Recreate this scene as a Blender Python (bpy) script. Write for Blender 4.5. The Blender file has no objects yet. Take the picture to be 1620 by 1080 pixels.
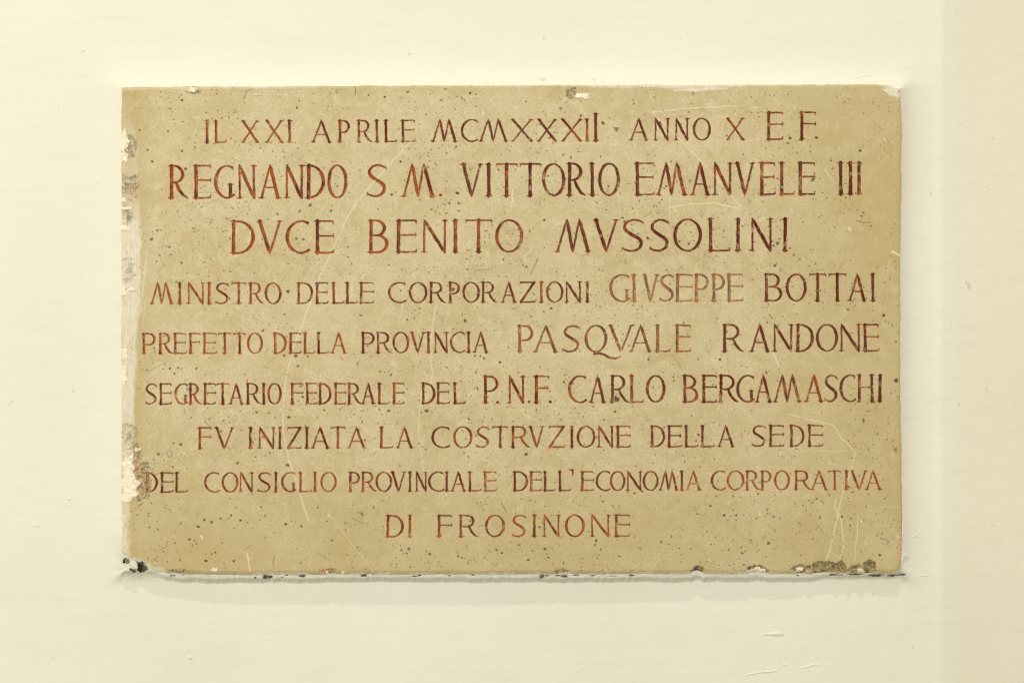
import bpy, math, random
import numpy as np

# ---------------------------------------------------------------- camera, world, lamps
sc = bpy.context.scene
C = sc.collection
PX = 0.001                      # one photograph pixel is one millimetre at the wall plane
DIST = 2.25                     # camera to wall
CX, CY = 810.0, 540.0

cam_d = bpy.data.cameras.new("camera")
cam_d.sensor_width = 36.0
cam_d.lens = 36.0 * DIST / 1.62
cam_d.clip_start = 0.05
cam_d.clip_end = 60
cam = bpy.data.objects.new("camera", cam_d)
C.objects.link(cam)
cam.location = (0, -DIST, 0)
cam.rotation_euler = (math.radians(90), 0, 0)
sc.camera = cam

w = bpy.data.worlds.new("World")
sc.world = w
w.use_nodes = True
w.node_tree.nodes["Background"].inputs["Color"].default_value = (1.0, 0.985, 0.94, 1)
w.node_tree.nodes["Background"].inputs["Strength"].default_value = 0.46

sc.view_settings.view_transform = 'Standard'
sc.view_settings.look = 'None'
sc.view_settings.exposure = 0
sc.view_settings.gamma = 1
sc.cycles.pixel_filter_type = 'BLACKMAN_HARRIS'
sc.cycles.filter_width = 1.0


def area(name, loc, target, size, energy, col):
    d = bpy.data.lights.new(name, 'AREA')
    d.shape = 'DISK'
    d.size = size
    d.energy = energy
    d.color = col
    o = bpy.data.objects.new(name, d)
    C.objects.link(o)
    o.location = loc
    import mathutils
    v = mathutils.Vector(target) - mathutils.Vector(loc)
    o.rotation_euler = v.to_track_quat('-Z', 'Y').to_euler()
    return o


area("ceiling_lamp", (0.0, -2.2, 4.34), (0, 0, -0.2), 0.10, 66, (1.0, 0.97, 0.90))
area("soft_fill", (-3.2, -7.6, 3.0), (0, 0, 0), 2.6, 424, (1.0, 0.985, 0.95))  # added soft fill from the upper left, no actual window there
area("warm_fill", (-2.0, -1.0, 0.0), (-0.8, 0, 0.0), 0.5, 3.2, (1.0, 0.62, 0.32))  # added warm fill, unseen, tints the left edge of the wall
area("warm_fill", (2.3, -1.3, 0.1), (0.9, 0, 0.1), 0.5, 5.0, (1.0, 0.62, 0.32))  # its counterpart, added to warm the right edge

# ---------------------------------------------------------------- numeric helpers
rng = np.random.default_rng(7)


def vnoise(X, Y, scale, seed):
    r = np.random.default_rng(seed)
    tab = r.random((257, 257)).astype(np.float32)
    x = X / scale + 50.37
    y = Y / scale + 61.71
    xi = np.floor(x).astype(np.int32)
    yi = np.floor(y).astype(np.int32)
    fx = (x - xi); fy = (y - yi)
    fx = fx * fx * (3 - 2 * fx); fy = fy * fy * (3 - 2 * fy)
    a = tab[yi % 256, xi % 256]; b = tab[yi % 256, (xi + 1) % 256]
    c = tab[(yi + 1) % 256, xi % 256]; d = tab[(yi + 1) % 256, (xi + 1) % 256]
    return (a * (1 - fx) + b * fx) * (1 - fy) + (c * (1 - fx) + d * fx) * fy


def fbm(X, Y, scale, seed, octv=3):
    s = 0; a = 1.0; t = 0
    for k in range(octv):
        s = s + a * vnoise(X, Y, scale / 2 ** k, seed + k * 13)
        t += a; a *= 0.5
    return s / t


def sstep(a, b, x):
    t = np.clip((x - a) / (b - a), 0, 1)
    return t * t * (3 - 2 * t)


# ---------------------------------------------------------------- the wall surface (heights in px = mm)
L0, R0, T0, B0 = 192.0, 1425.0, 136.0, 907.0
SLAB_H = 27.0


def wall_h(X, Y):
    cx = np.clip(X, L0 + 5, R0 - 5); cy = np.clip(Y, T0 + 5, B0 - 6)
    vx = X - cx; vy = Y - cy
    d = np.hypot(vx, vy) + 1e-6
    wt = (np.maximum(-vy, 0) / d) ** 2
    wb = (np.maximum(vy, 0) / d) ** 2
    wl = (np.maximum(-vx, 0) / d) ** 2
    wr = (np.maximum(vx, 0) / d) ** 2
    F = (wt + wl + wr) * 20 + wb * 5 + 0.01
    fil = (22.0 + 9.0 * wr + 2.0 * wt) * np.exp(-(d / F))
    fil = fil * (1 - (.6 * wl + .5 * wr) * sstep(830, 905, Y))
    base = 1.2 * (fbm(X, Y, 260, 5, 2) - 0.5) + 0.5 * (vnoise(X, Y, 60, 9) - 0.5)
    # the wall bellies out under both ends of the slab
    ends = 5.5 * sstep(760, 1440, X) * sstep(640, 900, Y) + 6.0 * sstep(420, 200, X) * sstep(640, 900, Y)
    h = base + fil + ends
    # turn of the wall at the right
    t = X - 1497.0
    k = math.tan(math.radians(14))
    rad = 16.0
    rec = k * np.where(t < -rad, 0, np.where(t > rad, t, (t + rad) ** 2 / (4 * rad)))
    bead = 1.0 * np.exp(-((X - 1490) / 9.0) ** 2)
    return h - rec + bead


# ---------------------------------------------------------------- fine grid round the slab
ST = 0.95
FX0, FY0 = 176.0, 122.0
NX = int((1444.0 - FX0) / ST) + 1
NY = int((926.0 - FY0) / ST) + 1
FX1 = FX0 + ST * (NX - 1)
FY1 = FY0 + ST * (NY - 1)
gx = FX0 + ST * np.arange(NX)
gy = FY0 + ST * np.arange(NY)
X, Y = np.meshgrid(gx, gy)
X = X.astype(np.float64); Y = Y.astype(np.float64)

one = np.zeros(NX)
yt = np.interp(gx, [190, 300, 600, 1000, 1390, 1412, 1420, 1430], [138.2, 137.4, 135.8, 134.6, 134.2, 136.5, 142, 150])
yt = yt + 1.2 * (vnoise(gx, one, 40, 21) - .5) + 1.0 * (vnoise(gx, one, 9, 22) - .5) + 0.8 * (vnoise(gx, one, 3, 23) - .5)
yb = np.interp(gx, [188, 192, 197, 204, 215, 230, 241, 262, 300, 700, 1300, 1415, 1421, 1430],
               [866, 870, 877, 883, 888, 892, 899, 905, 907.5, 907, 906, 905.5, 903, 880])
yb = yb + 1.0 * (vnoise(gx, one, 30, 31) - .5) + 1.6 * (vnoise(gx, one, 5, 32) - .5)
for (nx_, hw, dp) in [(1103, 9, 4), (1196, 15, 3), (1262, 14, .8), (1302, 16, .6), (1356, 10, .8),
                      (900, 8, 1), (522, 10, 1.2), (310, 16, 1), (424, 6, 1), (1000, 5, 1)]:
    u = np.clip(1 - ((gx - nx_) / hw) ** 2, 0, 1)
    yb = yb - dp * np.sqrt(u) * (0.75 + 0.5 * vnoise(gx, one, 4, 33))
oney = np.zeros(NY)
xl = 192.3 + 1.3 * (vnoise(oney, gy, 30, 41) - .5) + 1.4 * (vnoise(oney, gy, 7, 42) - .5) + 0.8 * (vnoise(oney, gy, 2.5, 45) - .5)
xr = np.interp(gy, [130, 150, 200, 420, 600, 800, 860, 885, 910], [1423, 1424, 1426, 1424, 1424, 1427, 1427, 1425, 1420])
xr = xr + 1.2 * (vnoise(oney, gy, 35, 43) - .5) + 1.4 * (vnoise(oney, gy, 6, 44) - .5)
SD = np.minimum(np.minimum(X - xl[:, None], xr[:, None] - X), np.minimum(Y - yt[None, :], yb[None, :] - Y))

# ---------------------------------------------------------------- masks
Z = lambda: np.zeros((NY, NX), dtype=np.float64)
PAINT = np.full((NY, NX), -9.0)     # signed distance into a cut letter, px
LID = np.full((NY, NX), -1, dtype=np.int32)
TONE = Z(); PORE = Z(); SCR = Z(); SMEAR = Z(); CHIP = Z(); DARK = Z(); PINK = Z(); CREAM = Z(); PAT = Z(); FLECK = Z()
PIT = Z()


def window(x0, x1, y0, y1):
    i0 = max(0, int((x0 - FX0) / ST)); i1 = min(NX, int((x1 - FX0) / ST) + 2)
    j0 = max(0, int((y0 - FY0) / ST)); j1 = min(NY, int((y1 - FY0) / ST) + 2)
    return slice(j0, j1), slice(i0, i1)


def seg_dist(xx, yy, pts):
    """signed depth inside a chain of tapered capsules; pts = (x, y, width)"""
    best = np.full(xx.shape, -99.0)
    for (ax, ay, aw), (bx, by, bw) in zip(pts[:-1], pts[1:]):
        ddx, ddy = bx - ax, by - ay
        L2 = ddx * ddx + ddy * ddy + 1e-9
        t = np.clip(((xx - ax) * ddx + (yy - ay) * ddy) / L2, 0, 1)
        dd = np.hypot(xx - (ax + t * ddx), yy - (ay + t * ddy))
        best = np.maximum(best, (aw + (bw - aw) * t) / 2 - dd)
    return best


def stamp_line(arr, pts, amount, soft=0.7, seed=0, gap=0.0):
    xs = [p[0] for p in pts]; ys = [p[1] for p in pts]
    m = 5
    s = window(min(xs) - m, max(xs) + m, min(ys) - m, max(ys) + m)
    xx, yy = X[s], Y[s]
    d = seg_dist(xx + 1.2 * (vnoise(xx, yy, 9, seed + 5) - .5), yy + 1.2 * (vnoise(xx, yy, 9, seed + 6) - .5), pts)
    a = sstep(-soft, soft, d) * amount
    if gap:
        a = a * sstep(gap - 0.25, gap + 0.25, fbm(xx, yy, 14, seed + 77, 3))
    arr[s] = np.maximum(arr[s], a)
    return s, d


def stamp_blob(arr, cx, cy, rx, ry, amount, rough=0.5, seed=0, ang=0.0, soft=0.25, nsc=None):
    m = max(rx, ry) * 1.7 + 3
    s = window(cx - m, cx + m, cy - m, cy + m)
    xx, yy = X[s] - cx, Y[s] - cy
    ca, sa = math.cos(ang), math.sin(ang)
    u = (xx * ca + yy * sa) / rx; v = (-xx * sa + yy * ca) / ry
    r = np.hypot(u, v)
    n = fbm(X[s] + .5 * Y[s], Y[s] - .3 * X[s], nsc or max(2.5, min(rx, ry) * 0.7), seed + 300, 3) - .5
    a = sstep(1 + soft, 1 - soft, r + rough * 2 * n) * amount
    arr[s] = np.maximum(arr[s], a)
    return s, a


# ---------------------------------------------------------------- the alphabet: strokes in px, y up
def arc(cx, cy, rx, ry, a0, a1, wthin, wthick, n=18, bias=0.0):
    out = []
    for k in range(n + 1):
        a = math.radians(a0 + (a1 - a0) * k / n)
        c = abs(math.cos(a + bias))
        out.append((cx + rx * math.cos(a), cy + ry * math.sin(a), wthin + (wthick - wthin) * c ** 1.5))
    return out


def glyph(ch, W, H, r):
    T = 1.15 + 0.087 * H        # thick stem
    t = 0.9 + 0.048 * H       # thin stroke
    sw = 1.55 + 0.009 * H      # serif line
    s = 0.5 + 0.088 * H        # serif half length
    J = lambda a=1.0: r.uniform(-1, 1) * a * H / 52.0
    S = []

    def stem(x0, y0, x1, y1, wd, pa=0, pb=0):
        if pa or pb:                                     # pointed at one or both ends
            L_ = math.hypot(x1 - x0, y1 - y0); k_ = min(.3, wd * 1.3 / L_)
            S.append([(x0, y0, wd * (.42 if pa else 1.1)), (x0 + (x1 - x0) * k_, y0 + (y1 - y0) * k_, wd * .96),
                      (x1 + (x0 - x1) * k_, y1 + (y0 - y1) * k_, wd * .96), (x1, y1, wd * (.42 if pb else 1.06))])
            return
        S.append([(x0, y0, wd * 1.12), ((x0 * .7 + x1 * .3), (y0 * .7 + y1 * .3), wd * r.uniform(.88, 1.0)),
                  ((x0 * .3 + x1 * .7), (y0 * .3 + y1 * .7), wd * r.uniform(.86, 1.0)), (x1, y1, wd * 1.08)])

    def serif(x, y, half=None, up=0):
        hl = (half or s) * r.uniform(.85, 1.12)
        hr = (half or s) * r.uniform(.85, 1.12)
        yo = y + (0.45 if up else -0.1) * -1
        tl = J(.7); tr = J(.7)
        S.append([(x - hl, y + tl, sw * .7), (x, yo + (0.5 if not up else -0.2), sw * 1.5), (x + hr, y + tr, sw * .7)])

    e = sw / 2
    lo, hi = e, H - e
    if ch == 'I':
        x = W / 2
        stem(x + J(.3), lo, x + J(.3), hi, T); serif(x, lo); serif(x, hi, up=1)
    elif ch in 'LEF':
        x = s + .2
        stem(x + J(.3), lo, x + J(.3), hi, T)
        serif(x, hi, up=1)
        if ch == 'F':
            serif(x, lo)
        else:
            serif(x, lo, s * .9)
            S.append([(x, lo + .1, t), (W * .75, lo + .1, t * .85), (W - 1.6, lo + .7, t * .9), (W - .3, lo + H * .10, sw * .6)])
        if ch in 'EF':
            top = W - 1.2 if ch == 'F' else W - 1.6
            S.append([(x, hi, t), (top - 1.5, hi + J(.3), t * .85), (top, hi - .8, t * .9), (top + .3, hi - H * .10, sw * .55)])
            my = H * (.55 + r.uniform(-.02, .02))
            mx = W - (1.0 if r.random() < .6 else 2.4)
            S.append([(x, my, t * .8), (mx, my + J(.5), t * .85)])
            S.append([(mx, my - H * .065, sw * .6), (mx - .1, my, sw * 1.1), (mx + .2, my + H * .07, sw * .6)])
    elif ch == 'T':
        x = W / 2 + J(.5)
        stem(x, lo, x + J(.3), hi, T); serif(x, lo)
        S.append([(1.0, hi - .2, t * .9), (x, hi + .2, t * .8), (W - 1.0, hi - .1 + J(.5), t * .9)])
        S.append([(.5, hi - H * .09, sw * .5), (1.4, hi, sw * 1.2)])
        S.append([(W - .3, hi - H * .09, sw * .5), (W - 1.3, hi, sw * 1.2)])
    elif ch == 'X':
        stem(s * .95, hi, W - s * .95, lo, T * .95); stem(s * .95, lo, W - s * 1.1, hi, t * 1.1)
        for (a, b, u) in ((s, lo, 0), (W - s, lo, 0), (s, hi, 1), (W - s, hi, 1)):
            serif(a, b, s * .85, u)
    elif ch == 'A':
        ax = W * .50
        stem(ax - .3, H, W - s * 1.1, lo, T * .98, 1); stem(s, lo, ax, H - 1, t * 1.05, 0, 1)
        yy = H * (.34 + r.uniform(-.02, .03))
        k = yy / H
        S.append([(s + (ax - s) * k, yy, t * .7), (W - s * 1.1 + (ax - W + s * 1.1) * k, yy + J(.4), t * .75)])
        serif(s, lo, s * .9); serif(W - s, lo, s * .9)
    elif ch == 'M':
        a, b, m = W * .335, W * .665, W * .50
        stem(s, lo, a, H - .5, t * 1.1, 0, 1); stem(a, H, m, .5, T * .95, 1, 1); stem(m, .5, b, H - .5, t * 1.05, 1, 1); stem(b, H, W - s, lo, T, 1)
        serif(s, lo, s * .9); serif(W - s, lo, s * .9)
    elif ch == 'N':
        x1, x2 = s + .2, W - s
        stem(x1, lo, x1 + J(.3), H - .5, t * 1.05, 0, 1); stem(x1 - .4, H, x2, .3, T, 1, 1); stem(x2, .8, x2 + J(.3), hi, t * 1.15)
        serif(x1, lo, s * .9); serif(x2, hi, s * .95, 1)
    elif ch == 'V':
        m = W * .5
        stem(s, hi, m, .3, T, 0, 1); stem(m + .2, .3, W - s, hi, t * 1.1, 1)
        serif(s, hi, s * .95, 1); serif(W - s, hi, s * .9, 1)
    elif ch in 'RPB':
        x = s + .2
        stem(x + J(.3), lo, x + J(.3), hi, T); serif(x, lo); S.append([(x - s, hi + J(.4), sw * .7), (x, hi, sw * 1.3)])
        if ch == 'P':
            by, bx = H * .44, W - T * .5
        elif ch == 'R':
            by, bx = H * .48, min(W * .80, W - 2.0) - T * .3
        else:
            by, bx = H * .53, W * .86 - T * .4
        ry = (hi - by) / 2; cy = (hi + by) / 2; rx = min(bx - x, ry * 1.05) ; c = bx - rx
        S.append([(x, hi, t), (c, hi, t)] + arc(c, cy, rx, ry, 90, -90, t * .95, T * .95) + [(x, by, t * .8)])
        if ch == 'R':
            S.append([(c + rx * .25, by + .5, t * 1.2), (c + (W - c) * .38, by * .55, T * .92), (c + (W - c) * .68, by * .20, T * .8), (W - 1, lo + .3, t * .8), (W + .8, lo - .1, sw * .5)])
        if ch == 'B':
            bx = W - T * .5; ry = (by - lo) / 2; cy = (by + lo) / 2; rx = min(bx - x, ry * 1.1); c = bx - rx
            S.append([(x, by, t * .8), (c, by, t * .8)] + arc(c, cy, rx, ry, 90, -90, t * .95, T) + [(x, lo, t)])
    elif ch == 'D':
        x = s + .2
        stem(x + J(.3), lo, x + J(.3), hi, T)
        S.append([(x - s, hi, sw * .7), (x, hi, sw * 1.3)]); S.append([(x - s, lo, sw * .7), (x, lo, sw * 1.3)])
        bx = W - T * .5; ry = (hi - lo) / 2; cy = H / 2; rx = min(bx - x, ry * .95); c = bx - rx
        S.append([(x, hi, t), (c, hi, t)] + arc(c, cy, rx, ry, 90, -90, t * .95, T, 22) + [(x, lo, t)])
    elif ch in 'OQ':
        S.append(arc(W / 2, H / 2, W / 2 - T * .45, H / 2 - t * .3, 0, 360, t * .85, T * .98, 32, r.uniform(-.25, .25)))
        if ch == 'Q':
            S.append([(W * .42, -H * .07, t), (W * .62, -H * .03, T * .8), (W * .85, -H * .09, T * .8), (W * 1.12, -H * .21, T * .75),
                      (W * 1.38, -H * .235, t), (W * 1.62, -H * .15, sw * .6)])
            S.append([(W * .48, .4, t), (W * .42, -H * .07, t * .8)])
    elif ch in 'CG':
        rx = W * (.60 if ch == 'C' else .58); cx = T * .45 + rx; ry = H / 2 - t * .3
        a0 = math.degrees(math.acos(max(-1, min(1, (W - 1.2 - cx) / rx))))
        a0 = max(42, min(a0, 70))
        ex = cx + rx * math.cos(math.radians(a0)); k = (W - 1.4 - cx) / (ex - cx)
        pts = [(cx + (p[0] - cx) * (k if p[0] > cx else 1), p[1], p[2]) for p in arc(cx, H / 2, rx, ry, a0, 360 - a0 + 6, t * .9, T, 28)]
        S.append(pts)
        ty = pts[0][1]
        S.append([(W - 1.1, min(hi, ty + H * .05), sw * .8), (W - .7, ty - H * .07, sw * .7)])
        if ch == 'G':
            gx_ = W - s * .95
            S.append([(gx_, lo + H * .05, T * .9), (gx_, H * .42, T * .92)])
            S.append([(pts[-1][0] - 2, pts[-1][1] - 1.0, t), (gx_, lo + H * .07, t)])
            S.append([(gx_ - s * .8, H * .43, sw * .7), (gx_, H * .42, sw * 1.2), (gx_ + s * .9, H * .43, sw * .7)])
    elif ch == 'S':
        q = [(.97, .885, t * .8), (.80, .955, t), (.55, .985, t), (.30, .93, t * 1.15), (.17, .83, T * .85), (.15, .73, T * .9), (.24, .63, T * .95),
             (.45, .535, T), (.68, .445, T), (.84, .35, T * .95), (.88, .25, T * .9), (.82, .13, T * .8), (.64, .04, t * 1.1), (.42, .015, t), (.20, .04, t * .95), (.05, .10, t * .8)]
        # smooth chain
        pp = []
        for i in range(len(q) - 1):
            p0 = q[max(0, i - 1)]; p1 = q[i]; p2 = q[i + 1]; p3 = q[min(len(q) - 1, i + 2)]
            for k in range(3):
                u = k / 3
                pp.append(tuple(0.5 * (2 * p1[c] + (p2[c] - p0[c]) * u + (2 * p0[c] - 5 * p1[c] + 4 * p2[c] - p3[c]) * u * u + (3 * p1[c] - p0[c] - 3 * p2[c] + p3[c]) * u ** 3) for c in range(3)))
        pp.append(q[-1])
        S.append([(p[0] * W, e * .6 + p[1] * (H - e * 1.2), p[2]) for p in pp])
        S.append([(W * .95, H * .95, sw * .6), (W * .98, H * .82, sw * .6)])
        S.append([(W * .07, H * .15, sw * .6), (W * .02, H * .03, sw * .6)])
    elif ch == 'Z':
        S.append([(2.0, hi, t), (W - 1.6, hi, t)]); stem(W - 2.2, hi, 2.0, lo, T * .95); S.append([(2.0, lo, t), (W - 1.6, lo + .3, t)])
        S.append([(.8, hi - H * .11, sw * .6), (2.2, hi + .3, sw)]); S.append([(W - .4, lo + H * .11, sw * .6), (W - 1.8, lo, sw)])
    elif ch == 'H':
        x1, x2 = s + .2, W - s - .2
        stem(x1, lo, x1, hi, T * .95); stem(x2, lo, x2, hi, T * .95)
        S.append([(x1, H * .53, t * .8), (x2, H * .53, t * .8)])
        for a in (x1, x2):
            serif(a, lo, s * .9); serif(a, hi, s * .9, 1)
    return S


# ---------------------------------------------------------------- the inscription, letter by letter: glyph, left, right
# each run: top at left, top at right, bottom at left, bottom at right, tone, letters
RUNS = [
 (191, 191, 226.8, 226.4, .35, "I 324.4 331 L 338 358.3"),
 (191, 190.6, 226.6, 226, .40, "X 381 411 X 419 449.6 I 454.6 462"),
 (190.6, 190, 226, 225, .62, "A 492 525 P 534 554 R 564 589 I 593 600 L 607 629 E 634 657.5"),
 (189.5, 188.3, 225, 224, .68, "M 682 724 C 729 755.5 M 757 804 X 808 844 X 849 882 X 887 922 I 925 933"),
 (180, 180, 224, 224, .85, "I 938 947"),
 (187.6, 187, 223, 222.5, .72, "A 995 1026.4 N 1033.5 1060 N 1066 1091 O 1096 1125"),
 (187, 187, 222, 222, .50, "X 1148 1179"),
 (177.7, 177, 222, 221.5, .70, "E 1211.6 1239.4 F 1264 1291"),
 (262, 261, 314.6, 314, .42, "R 266 297.3 E 305 334.3 G 339 369.6 N 374 407 A 409 445.5 N 448.6 482.5 D 483 514.6 O 518 550"),
 (260.5, 260, 312, 312, .45, "S 580 612 M 634 689"),
 (259.6, 258, 311.3, 310, .70, "V 728 765 I 768.6 777.8 T 784.7 819 T 822 856 O 857.5 894.6 R 896 926.7 I 931 943 O 946.4 981"),
 (258, 257, 309.5, 308.6, .64, "E 1003 1035.7 M 1037 1088 A 1091 1124.6 N 1126 1160 V 1161.6 1195.6 E 1200 1227 L 1231.7 1257 E 1261 1290"),
 (257, 257, 308.6, 308, .72, "I 1325 1335 I 1340.6 1350 I 1353.6 1365"),
 (349.6, 349, 401.5, 401, .36, "D 364.7 403.5 V 406 448 C 452 488.6 E 497 528.6"),
 (348.5, 347.5, 400.4, 399.4, .42, "B 582 615 E 625.4 660 N 666 709 I 714 727 T 736.5 778.5 O 783.5 828"),
 (347.5, 345.5, 399.2, 397.2, .76, "M 877 936 V 938 980 S 983 1018.7 S 1027 1059 O 1065 1110.7 L 1119 1155 I 1161.6 1174 N 1185 1224 I 1235.7 1248.6"),
 (447.3, 447, 481.4, 481, .42, "M 237 275 I 280 289 N 295 324.4 I 327.4 335 S 340.5 362 T 366.4 390 R 393 417 O 419 445.4"),
 (447, 446.7, 481, 480, .60, "D 469 496 E 498 520 L 524.4 545 L 546 566.4 E 568 592"),
 (446.6, 445.4, 479.6, 478.6, .82, "C 614 641.5 O 647 676 R 678.5 704.4 P 709 728 O 731.6 759.5 R 761 786 A 792 818 Z 822 847.6 I 852.6 861 O 864 891.6 N 893 921 I 924 935"),
 (434.4, 433.6, 477.8, 477, .62, "G 964 996 I 998 1008.5 V 1015.6 1043.4 S 1043.4 1066.5 E 1067.5 1096 P 1097.4 1122 P 1125 1147.4 E 1149 1176"),
 (433.2, 433, 477, 476.4, .84, "B 1208 1238 O 1243 1276.4 T 1280 1307 T 1311 1339 A 1340.6 1372 I 1374.6 1387.5"),
 (527, 526.6, 560, 559.6, .42, "P 224 246.7 R 250 273 E 274 295.6 F 298 318 E 320 343.5 T 345.4 365.7 T 369 389.4 O 391 416"),
 (526.6, 526, 559.6, 559.2, .44, "D 432 454 E 456.5 477 L 479 499 L 500.5 520.7 A 522.7 549"),
 (525.6, 525, 559, 558.2, .62, "P 571 593 R 595 620 O 621 647.7 V 648.4 673.6 I 674 682 N 685.4 710 C 712 735 I 737 745.7 A 747.7 773.6"),
 (514.8, 513.8, 557.4, 556.8, .58, "P 818 844.4 A 843.5 883.5 S 889.6 918 Q 925 961 V 962 1003 A 995 1032 L 1036 1061 E 1067 1093.7"),
 (513.2, 512.6, 556.8, 556, .84, "R 1142 1176 A 1185 1219 N 1221 1256 D 1258 1288 O 1291 1326 N 1327 1363 E 1364 1391"),
 (606.6, 606, 640, 639.6, .64, "S 230 248 E 251 272 G 276 297 R 298 318 E 321 342 T 342.5 363 A 361.5 386 R 388.6 413 I 414 421 O 423 446"),
 (606, 605.6, 639.8, 639.2, .58, "F 459 480 E 482.5 503 D 503 525 E 527.7 548 R 549 572 A 571 594.6 L 596.5 617 E 620 640"),
 (605.4, 605, 639.2, 638.8, .78, "D 666 689 E 689.6 712 L 716 737"),
 (594.6, 594.2, 638, 637.6, .70, "P 763.7 789 N 802 832 F 844 869"),
 (594, 593.4, 637.4, 636.6, .70, "C 898.8 927 A 931 960 R 964.7 995 L 995 1018.7 O 1022 1053"),
 (593.4, 592.4, 636.8, 635.6, .76, "B 1079 1105 E 1109 1134 R 1136 1168 G 1165 1193 A 1193 1222.4 M 1222.4 1268.7 A 1272 1303.6 S 1304 1325 C 1328 1353 H 1355 1384 I 1387 1397.4"),
 (675.7, 675.6, 710, 709.8, .58, "F 312.5 334.5 V 339 371"),
 (675.6, 675, 709.8, 709.2, .58, "I 390.5 402 N 407.5 436 I 439 447 Z 454 477.5 I 481 490 A 491 522 T 523 547 A 549 579.5"),
 (675, 675, 709, 708.8, .66, "L 600 622.5 A 626 654"),
 (674.8, 673.4, 708.6, 707.6, .60, "C 682.5 711 O 717 747.5 S 753 774.5 T 779 804 R 808 838 V 836 862 Z 868 894 I 900 909.5 O 912.5 942 N 944 972 E 974 998"),
 (673, 672.6, 707.4, 707, .78, "D 1028 1052.6 E 1055 1079.5 L 1082 1106 L 1107.6 1131 A 1134 1163"),
 (672.4, 672, 706.8, 706.4, .76, "S 1189 1211.6 E 1215.6 1241 D 1248.6 1273 E 1277 1302.7"),
 (747, 747, 779, 778.8, .72, "D 230 250 E 253 275 L 276 297.5"),
 (747, 746.4, 778.8, 778, .48, "C 323 347 O 351 377.5 N 377.5 402 S 407 429 I 432 441 G 445 467.5 L 472 494 I 494.5 502.5 O 507 533"),
 (746.2, 745.6, 777.8, 777, .64, "P 551 570 R 571 595 O 594 620.5 V 618 643 I 644.5 653 N 656 677 C 677.5 702 I 702.5 711 A 712.5 738 L 740 762 E 764.5 786"),
 (745.4, 745.2, 776.8, 776.4, .80, "D 811 836 E 837 857.5 L 859 879.5 L 882.5 904"),
 (745.2, 744.6, 776.4, 775.6, .64, "E 918 940 C 942 965 O 965 989.4 N 990 1016.5 O 1017 1042 M 1042 1074 I 1074 1083.5 A 1084.4 1110"),
 (744.4, 744, 775.4, 774.8, .48, "C 1124.6 1147.4 O 1150 1177.7 R 1179 1202 P 1203 1221 O 1224.6 1250 R 1256 1283.5 A 1282 1310 T 1310 1331 I 1334 1343.7 V 1345 1372.7 A 1368 1395"),
 (814.6, 814.5, 849.8, 849.6, .42, "D 610 639 I 643 654"),
 (814.4, 813.6, 849.4, 848.6, .44, "F 691 715.5 R 725.5 756 O 767.5 799 S 810 832.5 I 839.5 851 N 857.5 887 O 894 925 N 933 966 E 971 997"),
]
marks = []      # (kind, character)
rr = random.Random(11)


FADE = Z() + 1


def cut(strokes, lid, tone, fade=1.0):
    xs = [p[0] for s_ in strokes for p in s_]; ys = [p[1] for s_ in strokes for p in s_]
    s = window(min(xs) - 5, max(xs) + 5, min(ys) - 5, max(ys) + 5)
    xx, yy = X[s], Y[s]
    wob = 0.42
    xw = xx + wob * (vnoise(xx, yy, 5, 501) - .5) * 2
    yw = yy + wob * (vnoise(xx, yy, 5, 502) - .5) * 2
    d = np.full(xx.shape, -99.0)
    for s_ in strokes:
        d = np.maximum(d, seg_dist(xw, yw, s_))
    d = d + 0.35 * (vnoise(xx, yy, 2.2, 503) - .5)
    old = PAINT[s]
    near = d > np.maximum(old, -1.6)
    LID[s][near] = lid
    TONE[s][near] = tone
    FADE[s][near] = fade
    PAINT[s] = np.maximum(old, d)


for (t0, t1, b0, b1, tone, txt) in RUNS:
    tk = txt.split()
    items = [(tk[i], float(tk[i + 1]), float(tk[i + 2])) for i in range(0, len(tk), 3)]
    xa, xb = items[0][1], items[-1][2]
    for (ch, x0, x1) in items:
        u = ((x0 + x1) / 2 - xa) / max(1, xb - xa)
        top = t0 + (t1 - t0) * u; bot = b0 + (b1 - b0) * u
        H = bot - top; W = x1 - x0
        st = []
        slant = rr.uniform(-.012, .012)
        for s_ in glyph(ch, W, H, rr):
            st.append([(x0 + p[0] + slant * (p[1] - H / 2), bot - p[1], p[2]) for p in s_])
        marks.append(('letter', ch))
        cut(st, len(marks) - 1, min(1, max(0, tone + rr.uniform(-.13, .13))),
            .74 if txt.startswith('G 964') else .86 if txt.startswith('P 818') else rr.uniform(.92, 1))
for (x, y) in [(619.5, 308.6), (697, 309), (787.6, 636.4), (837, 635.5), (870.6, 635.6), (1250, 218.6), (1292, 218.4)]:
    marks.append(('full_stop', '.'))
    cut([[(x - .4, y, 4.2), (x + .4, y, 4.2)]], len(marks) - 1, .5)
for (x, y, q, tn) in [(975, 205, 3.4, .85), (456, 461.5, 2.8, .8)]:
    marks.append(('interpunct', '.'))
    cut([[(x - q, y - q * .6, 1.3), (x + q, y - q * .6, 1.3), (x, y + q, 1.4), (x - q, y - q * .6, 1.3)], [(x, y - 1, 2.4), (x, y + 1, 2)]], len(marks) - 1, tn)
marks.append(('apostrophe', "'"))
cut([[(902.5, 743.5, 2.6), (906.4, 743.0, 3.2), (906.6, 748, 2.6), (905.8, 753, 1.2)]], len(marks) - 1, .3)
NM = len(marks)

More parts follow.
